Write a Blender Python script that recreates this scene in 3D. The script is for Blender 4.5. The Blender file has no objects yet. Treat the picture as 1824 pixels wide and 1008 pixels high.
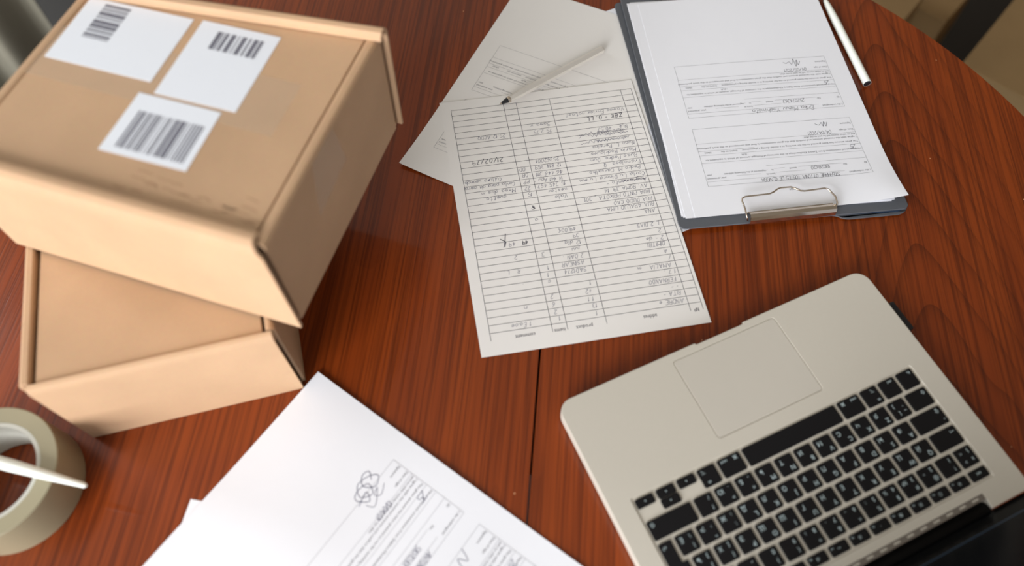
import bpy, bmesh, math, random
from mathutils import Vector, Matrix
random.seed(7)
SC = bpy.context.scene
COL = SC.collection
TABLE_Z = 750.0          # table top above the floor, mm; all builders work in mm on the table top

# ------------------------------------------------------------------ camera
cam_d = bpy.data.cameras.new('camera')
cam = bpy.data.objects.new('camera', cam_d)
COL.objects.link(cam)
cam_d.sensor_width = 36.0
cam_d.lens = 1352.58 / 1824 * 36.0
cam_d.clip_start = 0.02
cx = Vector((0.98539, -0.169986, 0.010555)); cy = Vector((0.143838, 0.863795, 0.482876)); cz = Vector((-0.0911995, -0.474303, 0.875625))
cam.matrix_world = Matrix(((cx.x, cy.x, cz.x, -0.12998), (cx.y, cy.y, cz.y, -0.41234), (cx.z, cy.z, cz.z, 0.61703 + TABLE_Z / 1000), (0, 0, 0, 1)))
cam_d.dof.use_dof = True
cam_d.dof.focus_distance = 0.775
cam_d.dof.aperture_fstop = 2.6
SC.camera = cam

# ------------------------------------------------------------------ light
SC.view_settings.view_transform = 'Standard'
SC.view_settings.look = 'None'
SC.view_settings.exposure = 0.12
SC.view_settings.gamma = 1.0
SC.view_settings.use_curve_mapping = False
world = bpy.data.worlds.new('world'); SC.world = world; world.use_nodes = True
bg = world.node_tree.nodes['Background']
bg.inputs[0].default_value = (0.86, 0.92, 1.0, 1); bg.inputs[1].default_value = 0.62

def area(name, loc, target, sx, sy, power, color):
    l = bpy.data.lights.new(name, 'AREA'); l.shape = 'RECTANGLE'; l.size = sx; l.size_y = sy; l.energy = power; l.color = color
    o = bpy.data.objects.new(name, l); COL.objects.link(o); o.location = loc
    o.rotation_euler = (Vector(target) - Vector(loc)).to_track_quat('-Z', 'Y').to_euler()
    return o
area('window_daylight', (-2.0, -2.4, 1.8), (-0.1, 0.0, 0.75), 1.9, 1.5, 150, (0.98, 0.985, 1.0))
area('second_window_daylight', (-2.3, 1.7, 1.95), (0, 0, 0.95), 1.3, 1.3, 56, (0.92, 0.96, 1.0))

# ------------------------------------------------------------------ materials
def nodes_of(name):
    m = bpy.data.materials.new(name); m.use_nodes = True
    nt = m.node_tree; b = nt.nodes['Principled BSDF']
    return m, nt, b
def rgb(r, g, b):
    f = lambda c: (c / 255 / 12.92) if c <= 10.3 else ((c / 255 + 0.055) / 1.055) ** 2.4
    return (f(r), f(g), f(b), 1)
def simple(name, col, rough=0.5, metal=0.0, noise=0.05, scale=60, coat=0.0, bump=0.0, bscale=200, spec=0.5):
    m, nt, b = nodes_of(name)
    tc = nt.nodes.new('ShaderNodeTexCoord')
    n = nt.nodes.new('ShaderNodeTexNoise'); n.inputs['Scale'].default_value = scale; n.inputs['Detail'].default_value = 4
    nt.links.new(tc.outputs['Object'], n.inputs['Vector'])
    mx = nt.nodes.new('ShaderNodeMix'); mx.data_type = 'RGBA'
    mx.inputs[6].default_value = tuple(c * (1 - noise) for c in col[:3]) + (1,)
    mx.inputs[7].default_value = tuple(min(1, c * (1 + noise)) for c in col[:3]) + (1,)
    nt.links.new(n.outputs['Fac'], mx.inputs[0]); nt.links.new(mx.outputs[2], b.inputs['Base Color'])
    b.inputs['Roughness'].default_value = rough; b.inputs['Metallic'].default_value = metal
    b.inputs['Coat Weight'].default_value = coat; b.inputs['Specular IOR Level'].default_value = spec
    if bump:
        n2 = nt.nodes.new('ShaderNodeTexNoise'); n2.inputs['Scale'].default_value = bscale; n2.inputs['Detail'].default_value = 3
        nt.links.new(tc.outputs['Object'], n2.inputs['Vector'])
        bp = nt.nodes.new('ShaderNodeBump'); bp.inputs['Strength'].default_value = bump; bp.inputs['Distance'].default_value = 0.001
        nt.links.new(n2.outputs['Fac'], bp.inputs['Height']); nt.links.new(bp.outputs['Normal'], b.inputs['Normal'])
    return m

def wood():
    m, nt, b = nodes_of('polished_mahogany'); N = nt.nodes.new; L = nt.links.new
    tc = N('ShaderNodeTexCoord')
    rot = N('ShaderNodeMapping'); rot.inputs['Rotation'].default_value = (0, 0, math.radians(14.8))
    L(tc.outputs['Object'], rot.inputs['Vector'])
    def mp(sc, loc=(0, 0, 0)):
        k = N('ShaderNodeMapping'); k.inputs['Scale'].default_value = sc; k.inputs['Location'].default_value = loc
        L(rot.outputs['Vector'], k.inputs['Vector']); return k
    def noise(vec, scale, detail=3, rough=0.5, dist=0.0):
        k = N('ShaderNodeTexNoise'); k.inputs['Scale'].default_value = scale; k.inputs['Detail'].default_value = detail
        k.inputs['Roughness'].default_value = rough; k.inputs['Distortion'].default_value = dist
        L(vec, k.inputs['Vector']); return k
    def math_(op, a, c=None, v=None):
        k = N('ShaderNodeMath'); k.operation = op
        L(a, k.inputs[0])
        if c is not None: L(c, k.inputs[1])
        elif v is not None: k.inputs[1].default_value = v
        return k
    sep = N('ShaderNodeSeparateXYZ'); L(rot.outputs['Vector'], sep.inputs[0])
    warp = noise(mp((9, 2.2, 1)).outputs['Vector'], 1.0, 2, 0.5)
    # arched growth rings around one axis of the right leaf, straight fine grain elsewhere
    wv = math_('MULTIPLY', math_('SUBTRACT', warp.outputs['Fac'], v=0.5).outputs[0], v=0.035)
    tt = math_('ADD', math_('SUBTRACT', sep.outputs['X'], v=0.359).outputs[0], wv.outputs[0])
    t2 = math_('POWER', math_('ADD', math_('MULTIPLY', tt.outputs[0], tt.outputs[0]).outputs[0], v=0.0007).outputs[0], v=0.5)
    g1 = math_('MULTIPLY', t2.outputs[0], v=58.0); g2 = math_('MULTIPLY', sep.outputs['Y'], v=15.0)
    gg = math_('ADD', math_('ADD', g1.outputs[0], g2.outputs[0]).outputs[0], math_('MULTIPLY', warp.outputs['Fac'], v=1.6).outputs[0])
    fr = math_('POWER', math_('FRACT', gg.outputs[0]).outputs[0], v=5.0)
    fade = N('ShaderNodeMapRange'); fade.inputs[1].default_value = 0.16; fade.inputs[2].default_value = 0.02; L(t2.outputs[0], fade.inputs[0])
    arch = math_('MULTIPLY', fr.outputs[0], fade.outputs[0])
    # a second, softer figure near the seam
    big = noise(mp((14.0, 1.3, 1), (0.35, 0.1, 0)).outputs['Vector'], 1.0, 1.5, 0.4)
    fb = math_('POWER', math_('FRACT', math_('MULTIPLY', big.outputs['Fac'], v=16.0).outputs[0]).outputs[0], v=3.0)
    rb = math_('MAXIMUM', arch.outputs[0], math_('MULTIPLY', fb.outputs[0], v=0.22).outputs[0])
    fine = noise(mp((290, 3.0, 1)).outputs['Vector'], 1.0, 2, 0.6)
    fine2 = noise(mp((700, 9, 1)).outputs['Vector'], 1.0, 2, 0.6)
    mid = noise(mp((40, 2.0, 1)).outputs['Vector'], 1.0, 3, 0.55)
    pores = N('ShaderNodeMapRange'); pores.inputs[1].default_value = 0.45; pores.inputs[2].default_value = 0.60
    fsum = math_('ADD', math_('MULTIPLY', fine.outputs['Fac'], v=0.62).outputs[0], math_('MULTIPLY', fine2.outputs['Fac'], v=0.38).outputs[0])
    L(fsum.outputs[0], pores.inputs[0])
    blot = noise(mp((2.6, 1.4, 1)).outputs['Vector'], 1.0, 2, 0.5)
    ramp = N('ShaderNodeValToRGB'); e = ramp.color_ramp.elements
    e[0].position = 0.25; e[0].color = rgb(130, 54, 15); e[1].position = 0.75; e[1].color = rgb(148, 66, 19)
    L(mid.outputs['Fac'], ramp.inputs[0])
    m1 = N('ShaderNodeMix'); m1.data_type = 'RGBA'; m1.blend_type = 'MULTIPLY'; m1.inputs[7].default_value = (0.34, 0.34, 0.36, 1)
    f1 = math_('MULTIPLY', rb.outputs[0], v=0.68); L(f1.outputs[0], m1.inputs[0]); L(ramp.outputs[0], m1.inputs[6])
    m2 = N('ShaderNodeMix'); m2.data_type = 'RGBA'; m2.blend_type = 'MULTIPLY'; m2.inputs[7].default_value = (0.36, 0.32, 0.32, 1)
    f2 = math_('MULTIPLY', pores.outputs[0], v=0.68); L(f2.outputs[0], m2.inputs[0]); L(m1.outputs[2], m2.inputs[6])
    m3 = N('ShaderNodeMix'); m3.data_type = 'RGBA'; m3.blend_type = 'MULTIPLY'; m3.inputs[7].default_value = (0.80, 0.76, 0.74, 1)
    L(blot.outputs['Fac'], m3.inputs[0]); L(m2.outputs[2], m3.inputs[6])
    # tiny pale specks of dust and chips
    vor = N('ShaderNodeTexVoronoi'); vor.inputs['Scale'].default_value = 26; L(tc.outputs['Object'], vor.inputs['Vector'])
    sp = N('ShaderNodeMath'); sp.operation = 'LESS_THAN'; sp.inputs[1].default_value = 0.018; L(vor.outputs['Distance'], sp.inputs[0])
    m4 = N('ShaderNodeMix'); m4.data_type = 'RGBA'; m4.inputs[7].default_value = rgb(205, 150, 110)
    L(sp.outputs[0], m4.inputs[0]); L(m3.outputs[2], m4.inputs[6])
    L(m4.outputs[2], b.inputs['Base Color'])
    b.inputs['Roughness'].default_value = 0.32; b.inputs['Specular IOR Level'].default_value = 0.25
    b.inputs['Coat Weight'].default_value = 0.42; b.inputs['Coat Roughness'].default_value = 0.08
    bp = N('ShaderNodeBump'); bp.inputs['Strength'].default_value = 0.12; bp.inputs['Distance'].default_value = 0.0004; bp.invert = True
    L(pores.outputs[0], bp.inputs['Height']); L(bp.outputs['Normal'], b.inputs['Normal']); L(bp.outputs['Normal'], b.inputs['Coat Normal'])
    return m

def cardboard(name, col):
    m, nt, b = nodes_of(name); N = nt.nodes.new; L = nt.links.new
    tc = N('ShaderNodeTexCoord')
    n = N('ShaderNodeTexNoise'); n.inputs['Scale'].default_value = 9; n.inputs['Detail'].default_value = 5; L(tc.outputs['Object'], n.inputs['Vector'])
    n2 = N('ShaderNodeTexNoise'); n2.inputs['Scale'].default_value = 420; n2.inputs['Detail'].default_value = 2; L(tc.outputs['Object'], n2.inputs['Vector'])
    r = N('ShaderNodeValToRGB'); r.color_ramp.elements[0].position = 0.3; r.color_ramp.elements[1].position = 0.72
    r.color_ramp.elements[0].color = tuple(c * 0.88 for c in col[:3]) + (1,); r.color_ramp.elements[1].color = tuple(min(1, c * 1.08) for c in col[:3]) + (1,)
    L(n.outputs['Fac'], r.inputs[0])
    mx = N('ShaderNodeMix'); mx.data_type = 'RGBA'; mx.blend_type = 'MULTIPLY'; mx.inputs[0].default_value = 0.12
    L(r.outputs[0], mx.inputs[6]); L(n2.outputs['Color'], mx.inputs[7]); L(mx.outputs[2], b.inputs['Base Color'])
    b.inputs['Roughness'].default_value = 0.72; b.inputs['Specular IOR Level'].default_value = 0.25
    bp = N('ShaderNodeBump'); bp.inputs['Strength'].default_value = 0.15; bp.inputs['Distance'].default_value = 0.0006
    L(n.outputs['Fac'], bp.inputs['Height']); L(bp.outputs['Normal'], b.inputs['Normal'])
    return m

def clear_tape(name='clear_packing_tape', col=rgb(225, 205, 180), alpha=0.13):
    m, nt, b = nodes_of(name)
    b.inputs['Base Color'].default_value = col; b.inputs['Roughness'].default_value = 0.22; b.inputs['Alpha'].default_value = alpha
    return m

M = dict(
    wood=wood(),
    kraft=cardboard('kraft_cardboard', rgb(200, 164, 130)),
    floorbox=cardboard('floor_box_cardboard', rgb(150, 122, 84)),
    tape=clear_tape(),
    paper=simple('white_paper', rgb(236, 237, 243), 0.75, noise=0.012, scale=25, bump=0.05, bscale=90, spec=0.2),
    cream=simple('offwhite_paper', rgb(234, 231, 228), 0.75, noise=0.015, scale=22, bump=0.06, bscale=70, spec=0.2),
    label=simple('white_label', rgb(230, 234, 242), 0.55, noise=0.01),
    print=simple('grey_print_ink', rgb(104, 104, 114), 0.7),
    rule=simple('ruled_line_ink', rgb(50, 48, 70), 0.7),
    pencil=simple('thin_frame_ink', rgb(120, 120, 128), 0.7),
    ink=simple('handwriting_ink', rgb(56, 58, 98), 0.6),
    inkdark=simple('dark_pen_ink', rgb(40, 38, 62), 0.6),
    barcode=simple('barcode_ink', rgb(112, 112, 124), 0.6),
    folder=simple('grey_plastic_folder', rgb(88, 91, 97), 0.48, noise=0.03, bump=0.04, bscale=900),
    folderin=simple('blue_grey_plastic_lining', rgb(58, 74, 98), 0.45),
    chrome=simple('chrome_steel', rgb(214, 200, 184), 0.16, metal=1.0, noise=0.02),
    silver=simple('silver_pen_barrel', rgb(238, 233, 226), 0.28, metal=0.55, noise=0.02),
    blacktip=simple('black_pen_plastic', rgb(28, 28, 32), 0.35),
    whitepl=simple('white_pen_plastic', rgb(232, 234, 226), 0.35, noise=0.02),
    alu=simple('warm_silver_aluminium', rgb(212, 206, 194), 0.42, metal=0.2, noise=0.015, scale=300),
    pad=simple('trackpad_glass', rgb(211, 205, 194), 0.35, metal=0.2, noise=0.01),
    seam=simple('dark_gap', rgb(70, 66, 60), 0.7),
    key=simple('black_key_plastic', rgb(20, 19, 21), 0.55, noise=0.06, spec=0.2),
    legend=simple('pale_key_print', rgb(190, 208, 212), 0.6),
    hinge=simple('black_hinge_plastic', rgb(11, 10, 10), 0.6, spec=0.12),
    glass=simple('dark_screen_glass', rgb(7, 8, 10), 0.15, spec=0.1),
    display=simple('switched_off_display', rgb(11, 13, 17), 0.25, spec=0.1),
    blueline=simple('blue_painted_reflection', rgb(40, 66, 92), 0.35),
    vent=simple('vent_strip_grey', rgb(116, 108, 100), 0.5),
    flaptape=clear_tape('amber_packing_tape', rgb(196, 150, 106), .35),
    scuff=simple('scuffed_kraft', rgb(168, 132, 100), 0.8),
    core=simple('pale_cardboard_core', rgb(192, 191, 182), 0.6),
    winding=simple('wound_tape_amber', rgb(152, 144, 118), 0.3, noise=0.04, coat=0.3),
    floor=simple('dark_brown_floor', rgb(24, 19, 15), 0.6, noise=0.12, scale=6),
    wall=simple('pale_plaster_wall', rgb(196, 190, 178), 0.9, noise=0.03, scale=4),
    wallr=simple('darkened_unseen_wall', rgb(116, 98, 78), 0.9, noise=0.03, scale=4),  # unseen wall, darkened to keep its pale reflection off the tabletop
    curtain=simple('beige_linen', rgb(166, 160, 142), 0.9, noise=0.06, scale=30, bump=0.2, bscale=700),
    darkwood=simple('dark_stained_wood', rgb(36, 20, 14), 0.4, noise=0.15, scale=12),
)

# ------------------------------------------------------------------ helpers
def link(name, me, mat, parent=None):
    o = bpy.data.objects.new(name, me); COL.objects.link(o)
    if mat is not None and not me.materials: me.materials.append(M[mat])
    if parent is not None: o.parent = parent
    return o
def mesh(name, verts, faces, smooth=False):
    me = bpy.data.meshes.new(name)
    me.from_pydata([(v[0] * .001, v[1] * .001, v[2] * .001) for v in verts], [], faces); me.update()
    if smooth:
        for p in me.polygons: p.use_smooth = True
    return me
def obj(name, verts, faces, mat, parent=None, smooth=False):
    return link(name, mesh(name, verts, faces, smooth), mat, parent)
def bm_obj(name, bm, mat, parent=None, smooth=False):
    me = bpy.data.meshes.new(name)
    bmesh.ops.recalc_face_normals(bm, faces=bm.faces[:])
    bmesh.ops.scale(bm, vec=(.001,) * 3, verts=bm.verts[:]); bm.to_mesh(me); bm.free()
    if smooth:
        for p in me.polygons: p.use_smooth = True
    return link(name, me, mat, parent)
def tag(o, label=None, cat=None, group=None, kind=None):
    for k, v in (('label', label), ('category', cat), ('group', group), ('kind', kind)):
        if v: o[k] = v
    return o
def thing(name, u, v, z, rot, label, cat, group=None):
    o = bpy.data.objects.new(name, None); o.empty_display_size = 0.02; COL.objects.link(o)
    o.location = (u * .001, v * .001, (z + TABLE_Z) * .001); o.rotation_euler = (0, 0, math.radians(rot))
    return tag(o, label, cat, group)
def bbox_bm(x0, x1, y0, y1, z0, z1, bev=0.0, seg=2):
    bm = bmesh.new()
    bmesh.ops.create_cube(bm, size=1.0)
    bmesh.ops.scale(bm, vec=(x1 - x0, y1 - y0, z1 - z0), verts=bm.verts[:])
    bmesh.ops.translate(bm, vec=((x0 + x1) / 2, (y0 + y1) / 2, (z0 + z1) / 2), verts=bm.verts[:])
    if bev: bmesh.ops.bevel(bm, geom=bm.edges[:], offset=bev, segments=seg, affect='EDGES', profile=0.5)
    return bm
def box(name, x0, x1, y0, y1, z0, z1, mat, parent=None, bev=0.0):
    return bm_obj(name, bbox_bm(x0, x1, y0, y1, z0, z1, bev), mat, parent)
def rrect(x0, x1, y0, y1, r, n=6):
    out = []
    for cx_, cy_, a0 in ((x1 - r, y1 - r, 0), (x0 + r, y1 - r, 90), (x0 + r, y0 + r, 180), (x1 - r, y0 + r, 270)):
        for k in range(n + 1):
            a = math.radians(a0 + 90 * k / n); out.append((cx_ + r * math.cos(a), cy_ + r * math.sin(a)))
    return out
def inset(poly, d):
    """move every vertex of a counter-clockwise polygon inward by d"""
    out = []; n = len(poly)
    for i in range(n):
        p0, p, p1 = Vector(poly[i - 1]), Vector(poly[i]), Vector(poly[(i + 1) % n])
        e0 = (p - p0); e1 = (p1 - p)
        if e0.length < 1e-6: e0 = e1
        if e1.length < 1e-6: e1 = e0
        n0 = Vector((-e0.y, e0.x)).normalized(); n1 = Vector((-e1.y, e1.x)).normalized()
        k = n0 + n1
        k = k / max(0.3, k.length_squared) * 2
        out.append((p.x + k.x * d, p.y + k.y * d))
    return out
def rings(poly, levels):
    """stack of inset copies of poly: levels = [(z, inset)], closed top and bottom"""
    vs, fs = [], []; n = len(poly)
    for z, d in levels:
        q = inset(poly, d) if d else poly
        vs += [(p[0], p[1], z) for p in q]
    for k in range(len(levels) - 1):
        for i in range(n):
            j = (i + 1) % n
            fs.append((k * n + i, k * n + j, (k + 1) * n + j, (k + 1) * n + i))
    fs.append(tuple(range(n - 1, -1, -1))); fs.append(tuple(range((len(levels) - 1) * n, len(levels) * n)))
    return vs, fs
def plate(name, poly, z0, z1, bev, mat, parent=None):
    lv = [(z0, 0), (z1, 0)] if not bev else [(z0, bev * .6), (z0 + bev, 0), (z1 - bev, 0), (z1 - bev * .3, bev * .3), (z1, bev)]
    v, f = rings(poly, lv); return obj(name, v, f, mat, parent)
def extrude_profile(name, prof, thick, p_of, mat, parent, n=2, smooth=True):
    """sheet of constant thickness following an open 2-D profile; p_of(t, a, b) -> point, t in 0..1 along the length"""
    up = []; k = len(prof)
    for i in range(k):
        a = Vector(prof[max(0, i - 1)]); c = Vector(prof[min(k - 1, i + 1)]); d = (c - a).normalized()
        up.append((prof[i][0] - d.y * thick, prof[i][1] + d.x * thick))
    loop = list(prof) + up[::-1]; m = len(loop); vs, fs = [], []
    for s in range(n + 1):
        vs += [p_of(s / n, a, b) for a, b in loop]
    for s in range(n):
        for i in range(m):
            j = (i + 1) % m; fs.append((s * m + i, s * m + j, (s + 1) * m + j, (s + 1) * m + i))
    for s in (0, n):
        for i in range(k - 1):
            q = (s * m + i, s * m + i + 1, s * m + m - 2 - i, s * m + m - 1 - i)
            fs.append(q if s else q[::-1])
    bm = bmesh.new(); bv = [bm.verts.new(v) for v in vs]
    for f in fs: bm.faces.new([bv[i] for i in f])
    o = bm_obj(name, bm, mat, parent)
    return o
def lathe(name, prof, mat, parent, n=48, axis='z', closed=False, smooth=True):
    """surface of revolution of (radius, height) pairs"""
    vs, fs = [], []; m = len(prof)
    for s in range(n):
        a = 2 * math.pi * s / n
        for r, h in prof:
            p = (r * math.cos(a), r * math.sin(a), h)
            vs.append(p if axis == 'z' else (h, p[0], p[1]))
    for s in range(n):
        t = (s + 1) % n
        for i in range(m if closed else m - 1):
            j = (i + 1) % m
            fs.append((s * m + i, t * m + i, t * m + j, s * m + j))
    if not closed:
        fs.append(tuple(s * m for s in range(n))[::-1]); fs.append(tuple(s * m + m - 1 for s in range(n)))
    bm = bmesh.new(); bv = [bm.verts.new(v) for v in vs]
    for f in fs: bm.faces.new([bv[i] for i in f])
    o = bm_obj(name, bm, mat, parent)
    if smooth:
        for p in o.data.polygons: p.use_smooth = len(p.vertices) == 4
        o.data.set_sharp_from_angle(angle=math.radians(40))
    return o
def tube(name, pts, r, mat, parent, n=8):
    vs, fs = [], []; P = [Vector(p) for p in pts]; k = len(P)
    for i, p in enumerate(P):
        d = (P[min(i + 1, k - 1)] - P[max(i - 1, 0)]).normalized()
        a = d.orthogonal().normalized() if i == 0 else (a - d * a.dot(d)).normalized()
        b = d.cross(a)
        for s in range(n):
            t = 2 * math.pi * s / n; vs.append(p + a * (r * math.cos(t)) + b * (r * math.sin(t)))
    for i in range(k - 1):
        for s in range(n):
            t = (s + 1) % n; fs.append((i * n + s, i * n + t, (i + 1) * n + t, (i + 1) * n + s))
    fs.append(tuple(range(n))[::-1]); fs.append(tuple(range((k - 1) * n, k * n)))
    return obj(name, vs, fs, mat, parent, smooth=True)

# printed text -> flat triangles; cached
_font = bpy.data.curves.new('type', 'FONT'); _font.resolution_u = 2
_cache = {}
def glyphs(s):
    if s in _cache: return _cache[s]
    _font.body = s; _font.size = 1.0
    o = bpy.data.objects.new('type', _font); COL.objects.link(o)
    dg = bpy.context.evaluated_depsgraph_get(); dg.update()
    me = o.evaluated_get(dg).to_mesh()
    vs = [(v.co.x, v.co.y) for v in me.vertices]; fs = [tuple(p.vertices) for p in me.polygons]
    bpy.data.objects.remove(o)
    _cache[s] = (vs, fs); return _cache[s]
class Flat:
    """collects flat marks (text, rules, pen strokes) in page coordinates"""
    def __init__(self): self.v = []; self.f = []
    def text(self, s, x, y, size, sx=1.0, anchor='l', skew=0.0):
        vs, fs = glyphs(s); b = len(self.v)
        if not vs: return
        w = max(p[0] for p in vs); off = {'l': 0, 'r': -w, 'c': -w / 2}[anchor]
        self.v += [(x + (p[0] + off + skew * p[1]) * size * sx, y + p[1] * size) for p in vs]
        self.f += [tuple(i + b for i in f) for f in fs]
    def rule(self, x0, y0, x1, y1, w=0.25, step=14.0):
        d = Vector((x1 - x0, y1 - y0)); n = max(1, int(d.length / step)); t = d.normalized(); m = Vector((-t.y, t.x)) * w / 2
        b = len(self.v)
        for i in range(n + 1):
            p = Vector((x0, y0)) + d * i / n; self.v += [tuple(p + m), tuple(p - m)]
        for i in range(n): self.f.append((b + 2 * i, b + 2 * i + 1, b + 2 * i + 3, b + 2 * i + 2))
    def stroke(self, pts, w=0.3):
        for p, q in zip(pts, pts[1:]):
            if abs(p[0] - q[0]) + abs(p[1] - q[1]) > 1e-4: self.rule(p[0], p[1], q[0], q[1], w)
    def loops(self, pts, w=0.4, n=6):
        """smooth pen line through the points"""
        P = [Vector(p) for p in pts]; P = [P[0]] + P + [P[-1]]; out = []
        for i in range(1, len(P) - 2):
            a, b, c, d = P[i - 1:i + 3]
            for k in range(n):
                t = k / n
                out.append(0.5 * ((2 * b) + (c - a) * t + (2 * a - 5 * b + 4 * c - d) * t * t + (3 * b - a - 3 * c + d) * t ** 3))
        out.append(P[-1]); self.stroke([tuple(p) for p in out], w)
    def hand(self, s, x, y, size, w=0.3, slant=0.18, wob=0.10, adv=0.78):
        """pen handwriting from a stroke alphabet"""
        k = size / 6.0
        for ch in s:
            if ch == ' ': x += size * 0.55; continue
            g = STROKES.get(ch) or STROKES.get(ch.upper()) or ''
            mw = 0
            jy = random.uniform(-.25, .25)
            for part in g.split('/'):
                pts = []
                for c in part.split():
                    gx, gy = int(c[0]), int(c[1]); mw = max(mw, gx)
                    px = gx + random.uniform(-wob, wob) * 2.2; py = gy - 2 + random.uniform(-wob, wob) * 2.2 + jy
                    pts.append((x + (px + slant * py) * k, y + py * k))
                if len(pts) == 1: pts.append((pts[0][0] + .3, pts[0][1] - .3))
                self.stroke(pts, w)
            x += (mw + 1.15) * k * adv
        return x
    @staticmethod
    def hand_width(s, size):
        t = 0.0
        for ch in s:
            if ch == ' ': t += size * .55; continue
            g = STROKES.get(ch) or STROKES.get(ch.upper()) or ''
            t += (max([int(c[0]) for c in g.replace('/', ' ').split()] or [0]) + 1.15) * size / 6.0
        return t
    def scribble(self, x, y, length, h, n, w=0.25):
        pts = [(x + length * i / n + random.uniform(-.4, .4), y + random.uniform(-h, h)) for i in range(n + 1)]
        self.stroke(pts, w)
    def build(self, name, mat, parent, place, z=0.11):
        if not self.v: return None
        vs = []
        for x, y in self.v:
            X, Y, Z = place(x, y); vs.append((X, Y, Z + z))
        me = mesh(name, vs, self.f)
        o = link(name, me, mat, parent)
        if len(self.f) > 40: o['kind'] = 'stuff'
        return o

STROKES = {
 'A': '02 28 42/14 34', 'B': '02 08 28 37 36 25 05/25 34 33 22 02', 'C': '37 28 18 06 04 12 22 33', 'D': '02 08 28 36 34 22 02', 'E': '38 08 02 32/05 25',
 'F': '38 08 02/05 25', 'G': '37 28 18 06 04 12 22 34 35 25', 'H': '02 08/32 38/05 35', 'I': '02 08', 'J': '38 33 22 12 03', 'K': '02 08/38 05 32', 'L': '08 02 32',
 'M': '02 08 25 48 42', 'N': '02 08 32 38', 'O': '18 06 04 12 22 34 36 28 18', 'P': '02 08 28 37 36 25 05', 'Q': '18 06 04 12 22 34 36 28 18/23 41', 'R': '02 08 28 37 36 25 05/25 32',
 'S': '37 28 18 07 06 35 33 22 12 03', 'T': '08 48/28 22', 'U': '08 03 12 22 33 38', 'V': '08 22 48', 'W': '08 12 26 32 48', 'X': '08 42/48 02', 'Y': '08 25 48/25 22', 'Z': '08 48 02 42',
 '0': '18 06 04 12 22 34 36 28 18', '1': '06 18 12', '2': '07 18 28 37 36 02 32', '3': '08 28 37 36 25 34 33 22 02', '4': '22 28 04 34', '5': '38 08 05 25 34 33 22 02', '6': '38 16 04 12 22 33 34 25 05',
 '7': '08 38 12', '8': '15 06 07 18 28 37 36 15 04 03 12 22 33 34 15', '9': '36 25 15 06 07 18 28 37 36 32', '.': '12 13', ',': '12 00', '-': '05 25', '+': '05 35/27 23', '/': '01 38', '!': '18 14/12 13', '=': '06 36/04 34', '(': '28 06 04 22', ')': '08 26 24 02',
 'a': '35 15 04 03 12 22 34/35 33 42', 'b': '08 02/04 15 25 34 33 22 02', 'c': '34 25 15 04 03 12 22 33', 'd': '35 15 04 03 12 22 34/38 32', 'e': '04 34 25 15 04 03 12 33', 'f': '38 28 17 12/05 25', 'g': '35 15 04 03 12 33/35 31 20 00',
 'h': '08 02/04 15 25 34 32', 'i': '15 12/16 17', 'j': '25 21 10', 'k': '08 02/25 03 22', 'l': '08 03 12', 'm': '02 05/04 15 24 22/24 35 44 42', 'n': '02 05/04 15 25 34 32', 'o': '15 04 03 12 22 33 34 25 15', 'p': '05 00/04 15 25 34 33 22 02',
 'q': '34 25 15 04 03 12 22 33/35 30', 'r': '02 05/03 15 25', 's': '34 25 15 04 33 22 12 03', 't': '18 13 22 32/06 26', 'u': '05 03 12 22 33/35 32', 'v': '05 12 25', 'w': '05 12 24 32 45', 'x': '05 32/35 02', 'y': '05 13 23/35 20 00', 'z': '05 35 02 32', '€': '37 28 17 14 22 33/06 26/05 25', ':': '13 12/15 16', '~': '04 15 24 35',
}

# ------------------------------------------------------------------ the room
def struct(name, o): o.name = name; o['kind'] = 'structure'; return o
struct('floor', box('floor', -2600, 2400, -2600, 2300, -20, 0, 'floor'))
struct('wall_back', box('wall_back', -2600, 2400, 2300, 2420, 0, 2700, 'wall'))
struct('wall_right', box('wall_right', 2400, 2520, -2600, 2420, 0, 2700, 'wallr'))
struct('ceiling', box('ceiling', -2600, 2520, -2600, 2420, 2700, 2780, 'wall'))

# ------------------------------------------------------------------ table
CX, CY, RAD = -41.0, -105.0, 565.0
tbl = thing('round_table', CX, CY, -TABLE_Z, 0, 'round polished red-brown wooden table with a leaf seam across its top', 'table')
SA = math.radians(75.2)
def half(side):
    # half disc on one side of the seam; local frame: x across the seam, y along it
    gap = 0.8; a0 = math.acos(gap / RAD); n = 72
    pts = [(side * RAD * math.cos(-a0 + 2 * a0 * i / n), RAD * math.sin(-a0 + 2 * a0 * i / n)) for i in range(n + 1)]
    if side < 0: pts = pts[::-1]
    c, s = math.cos(SA - math.pi / 2), math.sin(SA - math.pi / 2)
    pts = [(p[0] * c - p[1] * s, p[0] * s + p[1] * c) for p in pts]
    lv = [(TABLE_Z - 26, 6), (TABLE_Z - 22, 1.2), (TABLE_Z - 14, 0), (TABLE_Z - 4, 0.3), (TABLE_Z - 1.2, 1.0), (TABLE_Z - .3, 1.2), (TABLE_Z, 1.35)]
    lv = [(z, d if k < 3 else (0.3 if z > TABLE_Z - 1 else 0)) for k, (z, d) in enumerate(lv)]
    v, f = rings(pts, lv); return obj('tabletop_leaf', v, f, 'wood', tbl)
half(1); half(-1)
lathe('apron', [(430, TABLE_Z - 90), (452, TABLE_Z - 90), (452, TABLE_Z - 26.2), (430, TABLE_Z - 26.2)], 'darkwood', tbl, 64, closed=True)
lathe('pedestal', [(240, 0), (240, 25), (90, 60), (55, 120), (48, 380), (70, 520), (60, 600), (150, TABLE_Z - 26.2)], 'darkwood', tbl, 40)

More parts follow.
